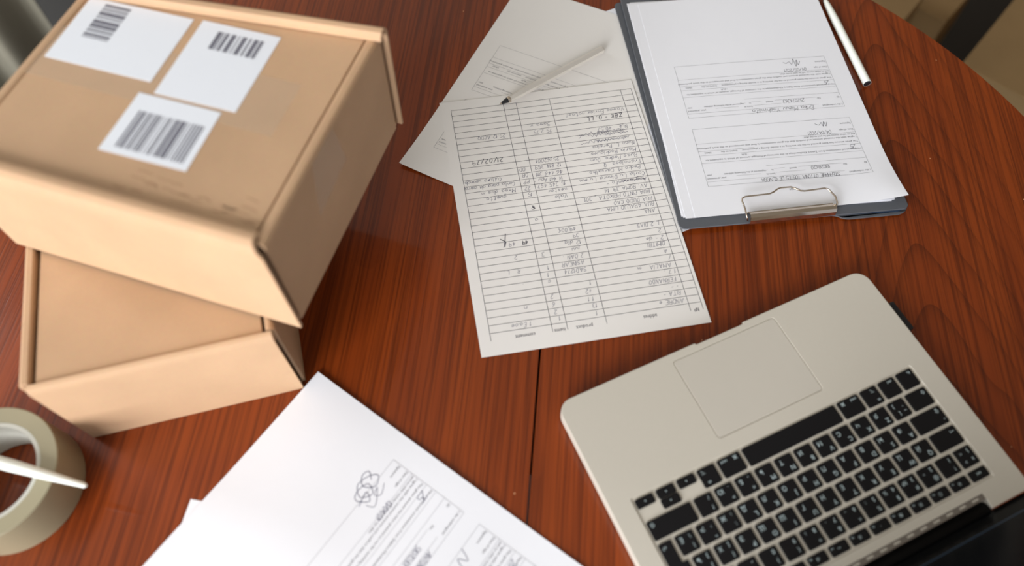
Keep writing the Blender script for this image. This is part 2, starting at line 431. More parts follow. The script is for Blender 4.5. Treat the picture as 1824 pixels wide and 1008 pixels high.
# ------------------------------------------------------------------ pages
def page(name, corner, right_deg, label, cat='paper', group=None, mat='paper', z=0.2, w=210.0, h=297.0, lift=None, nx=28, ny=40, th=0.11):
    """sheet whose page frame has its origin at the printed page's bottom-left corner"""
    t = thing(name, corner[0], corner[1], z, right_deg, label, cat, group)
    lift = lift or (lambda x, y: 0.0)
    vs, fs = [], []
    for k in (0, 1):
        for j in range(ny + 1):
            for i in range(nx + 1):
                x, y = w * i / nx, h * j / ny; vs.append((x, y, lift(x, y) + th * k))
    N = (nx + 1) * (ny + 1); R = nx + 1
    for j in range(ny):
        for i in range(nx):
            a = j * R + i; fs.append((a, a + R, a + R + 1, a + 1)); b = N + a; fs.append((b, b + 1, b + R + 1, b + R))
    rim = [j * R for j in range(ny + 1)][::-1]
    rim = list(range(nx + 1)) + [j * R + nx for j in range(1, ny + 1)] + [ny * R + i for i in range(nx - 1, -1, -1)] + [j * R for j in range(ny - 1, 0, -1)]
    for a, b in zip(rim, rim[1:] + rim[:1]): fs.append((a, b, b + N, a + N))
    o = obj('sheet', vs, fs, mat, t, smooth=False)
    for p in o.data.polygons: p.use_smooth = p.index < 2 * nx * ny
    o.data.set_sharp_from_angle(angle=math.radians(35))
    grid = [[lift(w * i / nx, h * j / ny) for i in range(nx + 1)] for j in range(ny + 1)]
    def place(x, y):       # on the faceted sheet itself, so print never sinks below it
        fi = min(max(x / w * nx, 0), nx - 1e-6); fj = min(max(y / h * ny, 0), ny - 1e-6); i, j = int(fi), int(fj); a, b = fi - i, fj - j
        z4 = grid[j][i] * (1 - a) * (1 - b) + grid[j][i + 1] * a * (1 - b) + grid[j + 1][i] * (1 - a) * b + grid[j + 1][i + 1] * a * b
        return (x, y, z4 + th)
    return t, place

def receipt_forms(fr, tx, page_h=297.0):
    """frames and text of the two receipt forms; page coordinates, origin bottom left"""
    for y0 in (102.0, 189.8):
        X0, X1, T = 21.0, 189.0, y0 + 72.6
        fr.rule(X0, y0, X1, y0, .22); fr.rule(X0, T, X1, T, .22); fr.rule(X0, y0, X0, T, .22); fr.rule(X1, y0, X1, T, .22)
        s = 2.9; sx = 1.19
        def t(a, x, dy, anchor='l'): tx.text(a, X0 + x, T - dy, s, sx if len(a) > 60 else 1.05, anchor)
        def r(dy, a=0.0, b=168.0): fr.rule(X0 + a, T - dy, X0 + b, T - dy, .2)
        t('I, the undersigned', 1, 4.2); r(5.5, 27, 168)
        t(', born in', 96, 9.9); r(10.3, 66, 95); r(10.3, 112, 137); t('year, presented', 166.5, 9.9, 'r')
        t('ID', 1.5, 14.6); t('No', 22, 14.6); r(15.2, 27, 72); t('issued', 74, 14.6); r(15.2, 86, 97); t('in', 98, 14.6)
        t(', registered at the following address:', 104, 14.4); t('year', 166.5, 14.2, 'r')
        r(19.6, 0, 104); r(28.3)
        t('Have received commission from Zakhra Kholisavskaya in the currency of Portugal, amount of which is equivalent to', 1, 32.6)
        t('/ EUR', 118, 36.6); r(37.9)
        t('The given amount has been granted to me for working as a model during a photoshoot', 1, 42.3)
        t('(topic) on the', 128, 41.9); t('(date)', 155, 41.9); r(43.4, 110, 168)
        t('I agree with the received amount and confirm that the given commission is final and correspond to the work performed', 1, 47.9)
        t('and no other money will be paid to me after.', 1, 51.6); r(53.1)
        t('Date of sign:', 1, 58.0)
        t('Signature:', 1, 66.0)
    tx.text('Receipt', 105, 273, 3.6, .95, 'c')

FR_, TX_ = Flat(), Flat()
receipt_forms(FR_, TX_)

# -- loose sheets under the order form
def curlA(x, y):   # page right + top corner lifts off the table
    d = max(0.0, 1 - math.hypot(210 - x, 297 - y) / 85); return 4.5 * d * d
e1 = Vector((.824, -.566)); e2 = Vector((.566, .824)); cA = Vector((-154.8, 74.2))
c_bl = cA + e1 * 210 + e2 * 297            # page bottom-left corner: page right points along -e1
pB, plB = page('blank_sheet', (64, -62), 16, 'white sheet peeping out above the tilted form page, partly under the clipboard', z=0.05, group=None)
pA, plA = page('form_page', c_bl, math.degrees(math.atan2(.566, -.824)), 'tilted unfilled form page lying under the order table sheet, one corner on bare wood', mat='cream', z=0.35, lift=curlA)
FR_.build('form_frame', 'pencil', pA, plA); TX_.build('printed_text', 'print', pA, plA)

# -- the handwritten order table
def curlF(x, y):
    return 0.5 * (0.5 + 0.5 * math.sin(x * .03 + y * .021)) + 1.2 * max(0, (x - 150) / 60) ** 2 * max(0, 1 - y / 60)
pF, plF = page('order_sheet', (105.0, 148.7), 180, 'ruled order table sheet filled in by hand, its headings nearest the laptop', mat='cream', z=0.75, lift=lambda x, y: 0.35 + curlF(x, y) * .5)
g = Flat(); tx = Flat(); hw = Flat(); hd = Flat()
PX = lambda u: 105.0 - u            # world u -> page x
PY = lambda v: 148.7 - v            # world v -> page y (page top is towards the camera)
cols = [PX(u) for u in (101.6, 89.8, 11.5, -24.5, -38.2, -94.2)]
V0, V1, NR = -126.6, 136.2, 34
for i in range(NR + 1):
    v = V0 + (V1 - V0) * i / NR; g.rule(cols[0], PY(v), cols[-1], PY(v), .38)
for c in cols: g.rule(c, PY(V1), c, PY(V0 - 7.4), .40)
for s, u in (('№', 95.5), ('addres', 52), ('product', -9), ('items', -31.5), ('comment', -63)):
    tx = Flat(); tx.text(s, PX(u), PY(V0 - 2.2 - 3.0), 5.2, .92, 'c'); tx.build('printed_heading', 'rule', pF, plF)
rowsy = lambda r: PY(V0 + (V1 - V0) * r / NR)     # lower rule of row r (r=1 first row)
rows = {
 1: ('ANDRE e', '1', '1', '1 Eaoe'), 2: ('RITA -', '13', '2', ''), 3: ('- -', '1 1', '6', 'n'), 4: ('FERNANDO', '+2', '2', ''), 5: ('1 7 .', '1', '', ''),
 6: ('AMALIA   m', '', 'c', '.'), 7: ('/', 'SAD1274', '1', ''), 8: ('A', 'ASINEAR', '1', 'R   L.'), 9: ('DIMITRI', '2 DAN .', '', ''), 10: ('2 - de', 'juu', '3', '2'),
 11: ('2', '12 dig', '', ''), 12: ('L 2 DIAS', '39', '', '49 €'), 13: ('. .', '49,00€', '', ''), 14: ('ANA', '', '', ''), 15: ('RUA ARAUJO LIMA', '', 'a', ''),
 16: ('RUA DUCIO CAO', '', '', ''), 17: ('RUA PINTO PEIXOTA , 301', '', '2', ''), 18: ('AV. ROMA 39, 16', 'Vale', '', ''), 19: ('Angramento -', 'mester', '15', 'gustto'),
 20: ('Carla Lu Dinora Lu mm', '15 345 457', '22', 'Mesa dos m'), 21: ('Pedro M. Carvalho', '14 441 Apu -', 'PP', 'Conta para da cama'), 22: ('Francisca  Q', '46 446 311', 'DR', 'Cultura usando'),
 23: ('Ruas Pedro  Dum', '12 814 359', 'DD', ''), 24: ('Maria Rodrigues', '25362004', '', ''), 25: ('Nuno L. Pereira', '', '', ''), 28: ('Nuk   +0.57', '', '', ''), 29: ('', '75 2,75', '', '25.12 ACDQ'),
 30: ('', 'Soma x', '', ''), 31: ('Vamos Enviar notas!', '', '', ''),
}
random.seed(11)
for r, cells in rows.items():
    for k, s in enumerate(cells):
        if not s: continue
        x = cols[k + 1] + (2.0 if k == 0 else 4.0) + random.uniform(0, 2.5) + (12 if (k == 3 and r not in (29, 20, 21)) else 0)
        size = 4.3 if s.upper() == s else 4.6
        adv = 1.08
        room = cols[k + 2] - 1.5 - x
        wd = Flat.hand_width(s, size)
        if wd * adv > room: adv = max(.72, room / wd)
        if wd * adv > room: size *= room / (wd * adv)
        hw.hand(s, x, rowsy(r) + random.uniform(0.6, 1.8), size, .30, adv=adv, wob=.13)
hd.hand('21/02/79', cols[4] + 12, rowsy(25) - .2, 5.2, .55, adv=1.2)
hd.hand('ZBK - O. LL', cols[1] + 6, rowsy(30) + .8, 4.9, .55, adv=1.25)
hd.hand('49', cols[4] + 5, rowsy(12) + 1.2, 4.6, .6)
hd.stroke([(PX(-63), rowsy(13) - 1.5), (PX(-66), rowsy(12) + 5), (PX(-64), rowsy(12) - 0), (PX(-69), rowsy(12) - 4)], .7)
for r in (26, 27, 27.4):
    hw.scribble(cols[1] + 10, rowsy(r) + 2.5, 48, 2.4, 34, .28)
    hw.scribble(cols[1] + 6, rowsy(r) + 2.5, 34, 1.4, 46, .28)
hd.scribble(cols[1] + 3, rowsy(19) + 2.4, 22, 1.3, 26, .35)
hd.scribble(cols[3] + 5, rowsy(17) + 3, 2.5, 3.2, 9, .45)
g.build('table_ruling', 'rule', pF, plF);
hw.build('handwriting', 'ink', pF, plF, .1); hd.build('bold_handwriting', 'inkdark', pF, plF, .11)

# -- silver ballpoint on the sheets
a1, a2 = Vector((-43.0, 132.5)), Vector((83.5, 194.8)); d = a2 - a1
pen = thing('ballpoint_pen', a1.x, a1.y, 6.4, math.degrees(math.atan2(d.y, d.x)), 'silver six-sided ballpoint pen with black tip lying across the loose sheets', 'pen')
pen.rotation_euler[1] = math.radians(0.6)
Lp = d.length
br = lathe('barrel', [(3.3, 13.5), (3.9, 22), (4.1, 26), (4.1, Lp - 1), (3.6, Lp)], 'silver', pen, 6, 'x', smooth=False); br.rotation_euler = (math.radians(30), 0, 0)
lathe('collar', [(2.9, 10.5), (3.3, 11.5), (3.4, 13.5)], 'chrome', pen, 20, 'x')
lathe('tip_cone', [(1.0, 2.6), (2.0, 6), (2.9, 10.5)], 'blacktip', pen, 20, 'x')
lathe('ball_point', [(0.35, 0), (0.7, 1.2), (1.0, 2.6)], 'chrome', pen, 14, 'x')

# ------------------------------------------------------------------ clip folder with its pages
cb = thing('clip_folder', 215, 100, 1.9, -3.4, 'grey plastic clip folder holding a pile of white form pages', 'clipboard')
th34 = math.radians(-3.4)
def CL(u, v):
    x, y = u - 215, v - 100; c, s = math.cos(-th34), math.sin(-th34); return (x * c - y * s, x * s + y * c)
ul = [CL(102.0, -50.5), CL(331.0, -63.5), CL(349.5, 262), CL(121.5, 274)]
def roundpoly(p, r, n=5):
    out = []; k = len(p)
    for i in range(k):
        a, b, c = Vector(p[i - 1]), Vector(p[i]), Vector(p[(i + 1) % k])
        d0 = (a - b).normalized(); d1 = (c - b).normalized()
        for j in range(n + 1):
            t = j / n; q = b + d0 * r * (1 - t) ** 2 + d1 * r * t ** 2; out.append((q.x, q.y))
    return out
plate('board', roundpoly(ul, 7), 3.4, 5.2, .5, 'folder', cb)
ll = [CL(104.0, -44), CL(259, -57.5), CL(266, -63.6), CL(324, -66.8), CL(333, -60), CL(349.5, 262), CL(113.5, 266)]
plate('back_cover', roundpoly(ll, 6), 0.1, 1.6, .45, 'folder', cb)
plate('cover_lining', roundpoly([CL(263, -58), CL(322, -63.8), CL(329, -59), CL(333, 0), CL(270, 10)], 4), 1.6, 1.75, 0, 'folderin', cb)
plate('spine', roundpoly([CL(329.5, -58), CL(332.6, -59), CL(350.5, 262), CL(347.5, 262)], .8), 1.6, 3.4, .3, 'folder', cb)

# sheets on the board
def sheet_on_board(name, u, v, rot, z, label, group=None, lift=None, **k):
    return page(name, (u, v), rot, label, z=z, group=group, lift=lift, **k)
# page bottom-left corner lies at the far right (the page is read from the top of the picture)
def far_corner(pu, pv, rot):      # pu, pv: page top-right corner (picture lower left); returns the page bottom-left corner
    a = math.radians(rot); r = Vector((math.cos(a), math.sin(a))); up = Vector((-r.y, r.x))
    q = Vector((pu, pv)) - r * 210 - up * 297; return (q.x, q.y)
zb = 1.9 + 5.3
under = [(107.5, -36.5, 175.6), (110.2, -37.8, 176.2), (108.6, -38.6, 176.6), (110.6, -40.2, 176.9)]
ULAB = ['lowest white sheet of the clipped pile, its corner showing furthest left', 'second lowest white sheet of the clipped pile', 'middle white sheet of the clipped pile under two others', 'white sheet directly beneath the topmost clipped form page']
for k, (pu, pv, ro) in enumerate(under):
    sheet_on_board('form_page', *far_corner(pu, pv, ro), ro, zb + .28 * k, ULAB[k], 'sheets clipped under the top form page', nx=4, ny=6, th=.2,
                   lift=(lambda x, y: 0.0))
pT, plT = sheet_on_board('form_page', *far_corner(119.9, -40.8, 176.4), 176.4, zb + .28 * 4, 'topmost filled-in form page held by the metal clip of the folder', th=.16,
                         lift=lambda x, y: 0.9 * math.sin(math.pi * min(1, max(0, x / 210))) * max(0, 1 - y / 250) + .25 * (1 - abs(x - 105) / 105) + 8.0 * max(0, 1 - math.hypot(x, 297 - y) / 75) ** 2)
FR_.build('form_frame', 'pencil', pT, plT); TX_.build('printed_text', 'print', pT, plT)
hT = Flat(); random.seed(5)
for y0, name, num, date in ((189.8, 'STEPHANIE OTTONIA TOSTES DE OLIVEIRA', '18028620', '04/04/2021'), (102.0, 'Erika Mizuu Yoshimoto', '257074363', '04/05/2021')):
    T = y0 + 72.6; caps = name.upper() == name
    hT.hand(name, 21 + 33, T - 4.4, 4.2 if caps else 5.4, .32, adv=.78 if caps else .9)
    hT.hand(num, 21 + 40, T - 14.6, 4.2, .3, adv=.9); hT.hand('25', 21 + 6, T - 37, 5.0, .32); hT.hand(date, 21 + 25, T - 57.6, 4.2, .3, adv=.9)
hT.loops([(50, 107), (53, 112), (53.5, 105), (56, 114), (57, 103), (60, 111), (62, 107), (66, 109), (69, 107)], .4)
hT.loops([(47, 194), (49, 199), (50, 193), (52, 199), (53, 194), (56, 197), (60, 195)], .45)
hT.build('handwriting', 'inkdark', pT, plT, .12)

# the clip: base plate, jaw and bent wire lever
zc = 5.2
cw0 = CL(170.0, -52.5); cw1 = CL(255.5, -56.0)
def P3(t, a, b):    # along the jaw; a = outward (towards the picture bottom), b = height
    dx, dy = cw1[0] - cw0[0], cw1[1] - cw0[1]; L = math.hypot(dx, dy); nx_, ny_ = dy / L, -dx / L
    return (cw0[0] + dx * t + nx_ * a, cw0[1] + dy * t + ny_ * a, b)
jaw = [(-8.0, zc + 3.2), (-6.5, zc + 3.5), (-4.5, zc + 6.6), (-2.0, zc + 8.2), (0.5, zc + 7.2), (2.0, zc + 4.4), (2.8, zc + .1)]
clip = extrude_profile('clip_jaw', jaw, .9, P3, 'chrome', cb, 1)
wire = []
def wp(u, v, h): q = CL(u, v); return (q[0], q[1], h)
wire = [wp(168.6, -52.5, zc + 2.0), wp(167.6, -50.0, zc + 5.5), wp(167.4, -42, zc + 8.2), wp(167.0, -34, zc + 9.0), wp(168.2, -31.2, zc + 9.2), wp(171.5, -30.0, zc + 9.3),
        wp(196, -30.6, zc + 9.3), wp(200.5, -29.2, zc + 9.3), wp(205.5, -26.4, zc + 9.3), wp(209, -25.6, zc + 9.3), wp(219, -26.2, zc + 9.3), wp(223, -28.6, zc + 9.3), wp(227, -32.0, zc + 9.3), wp(231, -33.0, zc + 9.3),
        wp(251, -33.0, zc + 9.3), wp(254.5, -34.5, zc + 9.2), wp(258.6, -43.6, zc + 8.6), wp(258.6, -50, zc + 7.0), wp(257.2, -54, zc + 3.0)]
tube('clip_wire', wire, 0.85, 'chrome', cb)

# -- white pen beside the folder
pw = thing('felt_pen', 355.9, 99.0, 4.4, 89.0, 'white round pen with a black end lying beside the clip folder', 'pen')
lathe('barrel', [(4.2, 0.6), (4.35, 1.2), (4.35, 96), (4.1, 108), (3.3, 124), (2.3, 131)], 'whitepl', pw, 28, 'x')
lathe('end_cap', [(2.9, -.1), (3.5, .3), (4.0, .6)], 'blacktip', pw, 28, 'x')
lathe('tip', [(2.2, 131), (1.3, 136), (.5, 139)], 'blacktip', pw, 20, 'x')

# ------------------------------------------------------------------ sheets in the near corner
def waveS(x, y):
    return 0.6 + 0.45 * math.sin(x * .045 + y * .018) + .4 * math.sin(y * .05 - x * .02) + 1.6 * max(0, 1 - math.hypot(x, y) / 45) ** 2
random.seed(3)
aS = 224.6
pS, plS = page('form_page', (-246.4, -138.4), aS, 'signed form page lying diagonally between the lower box and the laptop', z=0.9, lift=waveS)
FR_.build('form_frame', 'pencil', pS, plS); TX_.build('printed_text', 'print', pS, plS)
hS = Flat()
hS.loops([(44, 98), (40, 92), (46, 90), (52, 96), (46, 104), (38, 100), (44, 94), (54, 92), (60, 100), (52, 106), (48, 98), (58, 95), (64, 99), (58, 108), (54, 101), (66, 104)], .5)
hS.loops([(40, 108), (48, 112), (52, 108), (46, 106), (58, 114), (62, 108)], .4)
hS.hand('25', 27, 137, 6.5, .4); hS.hand('ANTONIO CARNEIRO', 60, 169.6, 4.6, .36); hS.hand('51070301', 62, 160, 4.6, .36); hS.hand('13/04/21', 48, 120, 4.4, .36)
hS.loops([(44, 190), (48, 199), (52, 192), (56, 201), (60, 193), (66, 198)], .45)
hS.hand('20', 27, 226, 6, .4)
hS.build('handwriting', 'ink', pS, plS, .12)
c2 = Vector((-352.2, -230.2))
pS2, plS2 = page('blank_sheet', (c2.x, c2.y), 250, 'white sheet under the diagonal signed page, only its corner showing', z=0.1, nx=6, ny=8)

# ------------------------------------------------------------------ cardboard boxes
def barcode(name, quad, parent, seedv, bars=26, frac=(0.0, 1.0, 0.0, 1.0)):
    random.seed(seedv); f = Flat(); x = 0.0; w = 1.0 / bars
    p00, p10, p11, p01 = [Vector(p) for p in quad]
    def at(s, t): return (p00 * (1 - s) + p10 * s) * (1 - t) + (p01 * (1 - s) + p11 * s) * t
    while x < 1:
        bw = random.choice((.35, .5, .8, 1.3, 1.8)) * w
        a, b, c, dd = at(x, 0), at(min(1, x + bw), 0), at(min(1, x + bw), 1), at(x, 1); k = len(f.v)
        f.v += [tuple(a), tuple(b), tuple(c), tuple(dd)]; f.f.append((k, k + 1, k + 2, k + 3)); x += bw + random.choice((.35, .5, .9)) * w
    return f
def shipping_label(parent, quad, z, codes, seedv, lab):
    v = [(p[0], p[1], z) for p in quad] + [(p[0], p[1], z + .25) for p in quad]
    s = obj('shipping_label', v, [(3, 2, 1, 0), (4, 5, 6, 7), (0, 1, 5, 4), (1, 2, 6, 5), (2, 3, 7, 6), (3, 0, 4, 7)], 'label', parent); tag(s, lab)
    P = [Vector(p) for p in quad]
    def at(a, b): return (P[0] * (1 - a) + P[1] * a) * (1 - b) + (P[3] * (1 - a) + P[2] * a) * b
    for k, (x0, x1, y0, y1, turn, n) in enumerate(codes):
        q = [at(x0, y0), at(x1, y0), at(x1, y1), at(x0, y1)]
        if turn: q = q[1:] + q[:1]
        f = barcode('barcode', q, s, seedv + k, n); f.build('barcode', 'barcode', s, lambda x, y: (x, y, z + .25), .06)
    return s

UW, UD, UH = 244.0, 200.0, 107.0
LH = 105.5
lo = thing('mailer_box', -257.0, -147.5, 0.1, 5.0, 'plain lower kraft cardboard mailer box standing on the table under another', 'box')
LW, LD = 182.0, 208.0
box('bottom_panel', -LW + 3, -3, 3, LD - 3, 0, 3, 'kraft', lo, .5)
# front panel folds over into the lid
prof = [(0.0, 0.0), (0.0, 98.0), (.5, 100.2), (1.8, 101.6), (4.0, 102.2), (12.0, 102.3), (LD - 4, 102.3)]
lidx0, lidx1 = -LW + 11.5, -9.5
pf = [(0.0, 0.2), (0.0, 97.0), (.3, 99.4), (1.4, 101.2), (3.4, 102.0)]
extrude_profile('front_panel', [(a, b) for a, b in pf], 2.6, lambda t, a, b: (-LW + 5.5 + (LW - 8.5) * t, a, b) if b < 96 else (-LW + 5.5 + (LW - 8.5) * t, a, b), 'kraft', lo, 1)
box('lid_panel', lidx0, lidx1, 2.6, LD - 4, 100.0, 102.4, 'kraft', lo, .6)
def rim(x_in, x_out, name):
    s = 1 if x_out > x_in else -1
    p = [(x_out, 0.0), (x_out, 100.5), (x_out - s * .8, 103.2), (x_out - s * 2.6, 104.4), (x_in + s * 2.0, 104.4), (x_in + s * .6, 103.4), (x_in, 98.0)]
    return extrude_profile(name, p if s < 0 else p, 2.4 * (1 if s > 0 else -1), lambda t, a, b: (a, 4.0 + (LD - 8) * t, b), 'kraft', lo, 1)
rim(-LW + 8.5, -LW, 'side_panel'); rim(-7.5, -0.5, 'side_panel')
box('back_panel', -LW + 4, -4, LD - 3, LD, 0, 102, 'kraft', lo, .5)
box('tuck_tab', -LW + 3.2, -LW + 8.2, .6, 3.6, 90, 101, 'kraft', lo, .4)
box('tuck_tab', -7.6, -2.8, .6, 3.6, 90, 101, 'kraft', lo, .4)

up = thing('mailer_box', -235.1, -142.6, LH, -27.0, 'upper kraft cardboard mailer box with three white labels on its lid', 'box')
ca, sa = math.cos(math.radians(-27)), math.sin(math.radians(-27))
def UL(u, v):
    x, y = u + 235.1, v + 142.6; return (x * ca + y * sa, -x * sa + y * ca)
SK = 26.0      # the far flap leans in towards the left end
yb = lambda x, y: y - SK * (-x / UW)
box('bottom_panel', -UW + 3, -4, 2, UD - 2, 0, 3, 'kraft', up, .5)
TZ = 102.0
lidq = [(-UW + 12.7, 7.5), (-12.8, 7.5), (-12.8, UD - 4), (-UW + 12.7, UD - 4 - SK)]
v, f = rings(lidq, [(TZ - 2.6, 0), (TZ - .3, 0), (TZ, .4)]); obj('lid_panel', v, f, 'kraft', up)
def uside(xo, s):
    p = [(xo, 0.0), (xo, TZ - 5), (xo - s * .5, TZ - 1.6), (xo - s * 2.2, TZ + .2), (xo - s * 5.5, TZ + .7), (xo - s * 7.8, TZ + .3), (xo - s * 9.2, TZ - 1.4), (xo - s * 9.4, TZ - 3.5)]
    depth = (UD - 8) if s > 0 else (UD - 8 - SK)
    return extrude_profile('side_panel', p, 2.4 * s, lambda t, a, b: (a, 2.5 + depth * t + (0 if s > 0 else (1 - b / TZ) * 0), b), 'kraft', up, 1)
uside(-3.0, 1); uside(-UW + 3.0, -1)
pfu = [(-2.6, 0.0), (-2.2, 96.0), (-1.6, 100.5), (.2, 103.4), (2.6, 104.9), (5.2, 104.9), (8.0, 104.2)]
extrude_profile('front_flap', pfu, 2.4, lambda t, a, b: (-UW + UW * t + (0 if t < .5 else -8.5 * max(0, (b - 92) / 13)), a, b), 'kraft', up, 1)
pbu = [(UD, 0.0), (UD, 97.0), (UD - .6, 103.0), (UD - 2.0, 106.6), (UD - 4.2, 108.2), (UD - 6.6, 107.8), (UD - 8.2, 105.6), (UD - 8.2, 103.0)]
def backp(t, a, b):
    x = -UW + (UW + .5) * t; return (x, a - SK * (1 - t) * (b / 105.0), b)
extrude_profile('back_flap', pbu, -2.2, backp, 'kraft', up, 1)
# labels: quads given in the box frame
def LQ(pts): return [UL(*p) for p in pts]
q1 = LQ(((-392.1, 51.9), (-314.7, 13.9), (-286.0, 73.2), (-364.0, 110.5)))
shipping_label(up, q1, TZ + .05, [(.17, .42, .40, .94, 1, 18)], 21, 'white label at the outer end of the lid with an upright barcode')
q2 = LQ(((-311.7, 2.7), (-254.9, -24.6), (-221.6, 43.5), (-279.0, 71.2)))
shipping_label(up, q2, TZ + .05, [(.26, .86, .66, .90, 0, 18)], 33, 'tall white label with a small barcode near the far flap')
q3 = LQ(((-346.3, -42.5), (-287.2, -71.4), (-264.6, -23.4), (-322.0, 5.0)))
shipping_label(up, q3, TZ + .05, [(.14, .92, .10, .72, 0, 24)], 45, 'white label in the middle of the lid with one wide barcode')
random.seed(9); sc_ = Flat()
for k in range(26):
    x = -120 + 100 * random.random(); y = 14 + 22 * random.random()
    sc_.stroke([(x, y), (x + 3 + 6 * random.random(), y + random.uniform(-1, 1)), (x + 8 + 4 * random.random(), y + random.uniform(-1.5, 1.5))], .5 + .6 * random.random())
tag(sc_.build('faded_marks', 'scuff', up, lambda x, y: (x, y, TZ), .05), 'faint worn marks on the lid')
# clear tape
def quad_patch(name, pts, mat, parent, off):
    v = [tuple(Vector(p)) for p in pts]; n = (Vector(pts[1]) - Vector(pts[0])).cross(Vector(pts[3]) - Vector(pts[0])).normalized()
    w = [tuple(Vector(p) + n * off) for p in pts]
    return obj(name, v + w, [(3, 2, 1, 0), (4, 5, 6, 7), (0, 1, 5, 4), (1, 2, 6, 5), (2, 3, 7, 6), (3, 0, 4, 7)], mat, parent)
tag(quad_patch('clear_tape', [(x, y, TZ + .02) for x, y in ((-UW + 6, 84), (-38, 84), (-38, 134), (-UW + 6, 134))], 'tape', up, .02), 'clear packing tape strip across the lid')
tag(quad_patch('clear_tape', [(-2.9, 62, 52), (-2.9, 112, 58), (-2.9, 106, 100), (-2.9, 72, 100)], 'tape', up, .1), 'square of clear tape on the side')
tag(quad_patch('clear_tape', [(-160, -2.75, 58), (-104, -2.75, 66), (-122, -2.35, 99), (-182, -2.35, 99)], 'flaptape', up, .1), 'square of clear tape on the front flap')

# ------------------------------------------------------------------ tape roll and the white pen on it
roll = thing('tape_roll', -487.9, -198.2, 0.1, 0, 'wide roll of translucent yellowish packing tape lying flat near the boxes', 'tape roll')
lathe('core', [(36.3, 0.6), (39.2, 0.6), (39.2, 44.6), (36.3, 44.6)], 'core', roll, 72, closed=True)
lathe('tape_winding', [(39.3, 0), (51.2, 0), (51.9, .6), (51.9, 44.4), (51.2, 45), (39.3, 45)], 'winding', roll, 72, closed=True)
wp_ = thing('tapered_pen', -410.5, -222.0, 48.9, 156.2, 'white tapered pen resting across the tape roll', 'pen')
wp_.rotation_euler[1] = math.radians(0.0)
lathe('barrel', [(1.2, 0.6), (1.9, 2.0), (3.6, 34), (4.6, 62), (4.7, 120), (4.4, 142)], 'whitepl', wp_, 24, 'x')
lathe('tip', [(.5, 0), (1.1, .6)], 'whitepl', wp_, 16, 'x')

# ------------------------------------------------------------------ laptop
LROT = 14.93
er = math.radians(LROT); E1 = Vector((math.cos(er), math.sin(er))); E2 = Vector((math.sin(er), -math.cos(er)))
# laptop frame: x = reader's right (towards picture left), y = reader's away-to-near reversed: y grows towards the front edge
org = E1 * 53.5 + E2 * 295.0
lap = thing('laptop', org.x, org.y, 0.0, LROT + 180, 'open silver laptop with black keys and the screen leaning away at the picture edge', 'laptop')
# local x = -(a - 53.5), local y = (b - 295): the hinge side is +y, as the user sees it
A_ = lambda a: -(a - 53.5)
B_ = lambda b: (b - 295.0)
x0, x1 = A_(210.8), A_(-102.5)
yF, yB = B_(186.3), B_(404.5)
ztop = 16.8
outl = []
R0 = 13.0
def arc(cx_, cy_, r, a0, a1, n=8): return [(cx_ + r * math.cos(math.radians(a0 + (a1 - a0) * k / n)), cy_ + r * math.sin(math.radians(a0 + (a1 - a0) * k / n))) for k in range(n + 1)]
hx0, hx1 = A_(170.8), A_(-64.0); yh = B_(396.5)
nx0, nx1 = A_(81.2), A_(31.6)
outl += arc(x0 + R0, yF + R0, R0, 180, 270)
outl += [(nx0, yF), (nx0 + 1.2, yF + 1.6), (nx1 - 1.2, yF + 1.6), (nx1, yF)]
outl += arc(x1 - R0, yF + R0, R0, 270, 360)
outl += arc(x1 - 9, yB - 9, 9, 0, 90)
outl += [(hx1, yB), (hx1, yh), (hx0, yh), (hx0, yB)]
outl += arc(x0 + 9, yB - 9, 9, 90, 180)
well = rrect(A_(189.8), A_(-84.4), B_(280.2), B_(385.2), 2.0, 4)
padl = rrect(A_(109.0), A_(4.8), B_(193.2), B_(268.3), 3.5, 5)
def laptop_base():
    bm = bmesh.new(); n = len(outl)
    lv = [(1.4, 3.5), (3.5, .8), (6, 0), (ztop - .7, 0), (ztop - .2, .2), (ztop, .7)]
    prev = None
    for z, dd in lv:
        q = inset(outl, dd) if dd else outl
        ring = [bm.verts.new((p[0], p[1], z)) for p in q]
        if prev:
            for i in range(n):
                j = (i + 1) % n; bm.faces.new((prev[i], prev[j], ring[j], ring[i]))
        else:
            bm.faces.new(ring[::-1])
        prev = ring
    edges = [bm.edges.get((prev[i], prev[(i + 1) % n])) for i in range(n)]
    for loop, depth in ((well, 1.1), (padl, .8)):
        k = len(loop)
        t = [bm.verts.new((p[0], p[1], ztop)) for p in loop]; b = [bm.verts.new((p[0], p[1], ztop - depth)) for p in inset(loop, .35)]
        for i in range(k):
            j = (i + 1) % k; edges.append(bm.edges.new((t[i], t[j]))); bm.faces.new((t[i], b[i], b[j], t[j]))
        bm.faces.new(b)
    bmesh.ops.triangle_fill(bm, edges=edges, use_beauty=True, use_dissolve=False)
    return bm_obj('base', bm, 'alu', lap)
laptop_base()
plate('trackpad', inset(padl, .9), ztop - .8, ztop - .05, .25, 'pad', lap)
for fx in (x0 + 25, x1 - 25):
    for fy in (yF + 25, yB - 25):
        ft = lathe('foot', [(6, 0), (7, .4), (7, 1.4)], 'hinge', lap, 20); ft.location = (fx * .001, fy * .001, 0)
# hinge cover and vent strip
vs_ = box('vent_strip', hx0 + .3, hx1 - .3, B_(391.8), yh - .02, ztop + .01, ztop + .16, 'vent', lap)
for k in range(18):
    xx = hx0 + 6 + k * (hx1 - hx0 - 18) / 17
    box('vent_slot', xx, xx + 6, B_(393.4), B_(394.6), ztop + .16, ztop + .2, 'alu', vs_)
lathe_h = lathe('hinge_barrel', [(6.0, 0), (6.4, .6), (6.4, hx1 - hx0 - 1.4), (6.0, hx1 - hx0 - .8)], 'hinge', lap, 28, 'x')
lathe_h.location = ((hx0 + .4) * .001, (yh + 7.0) * .001, (ztop - 8.6) * .001)
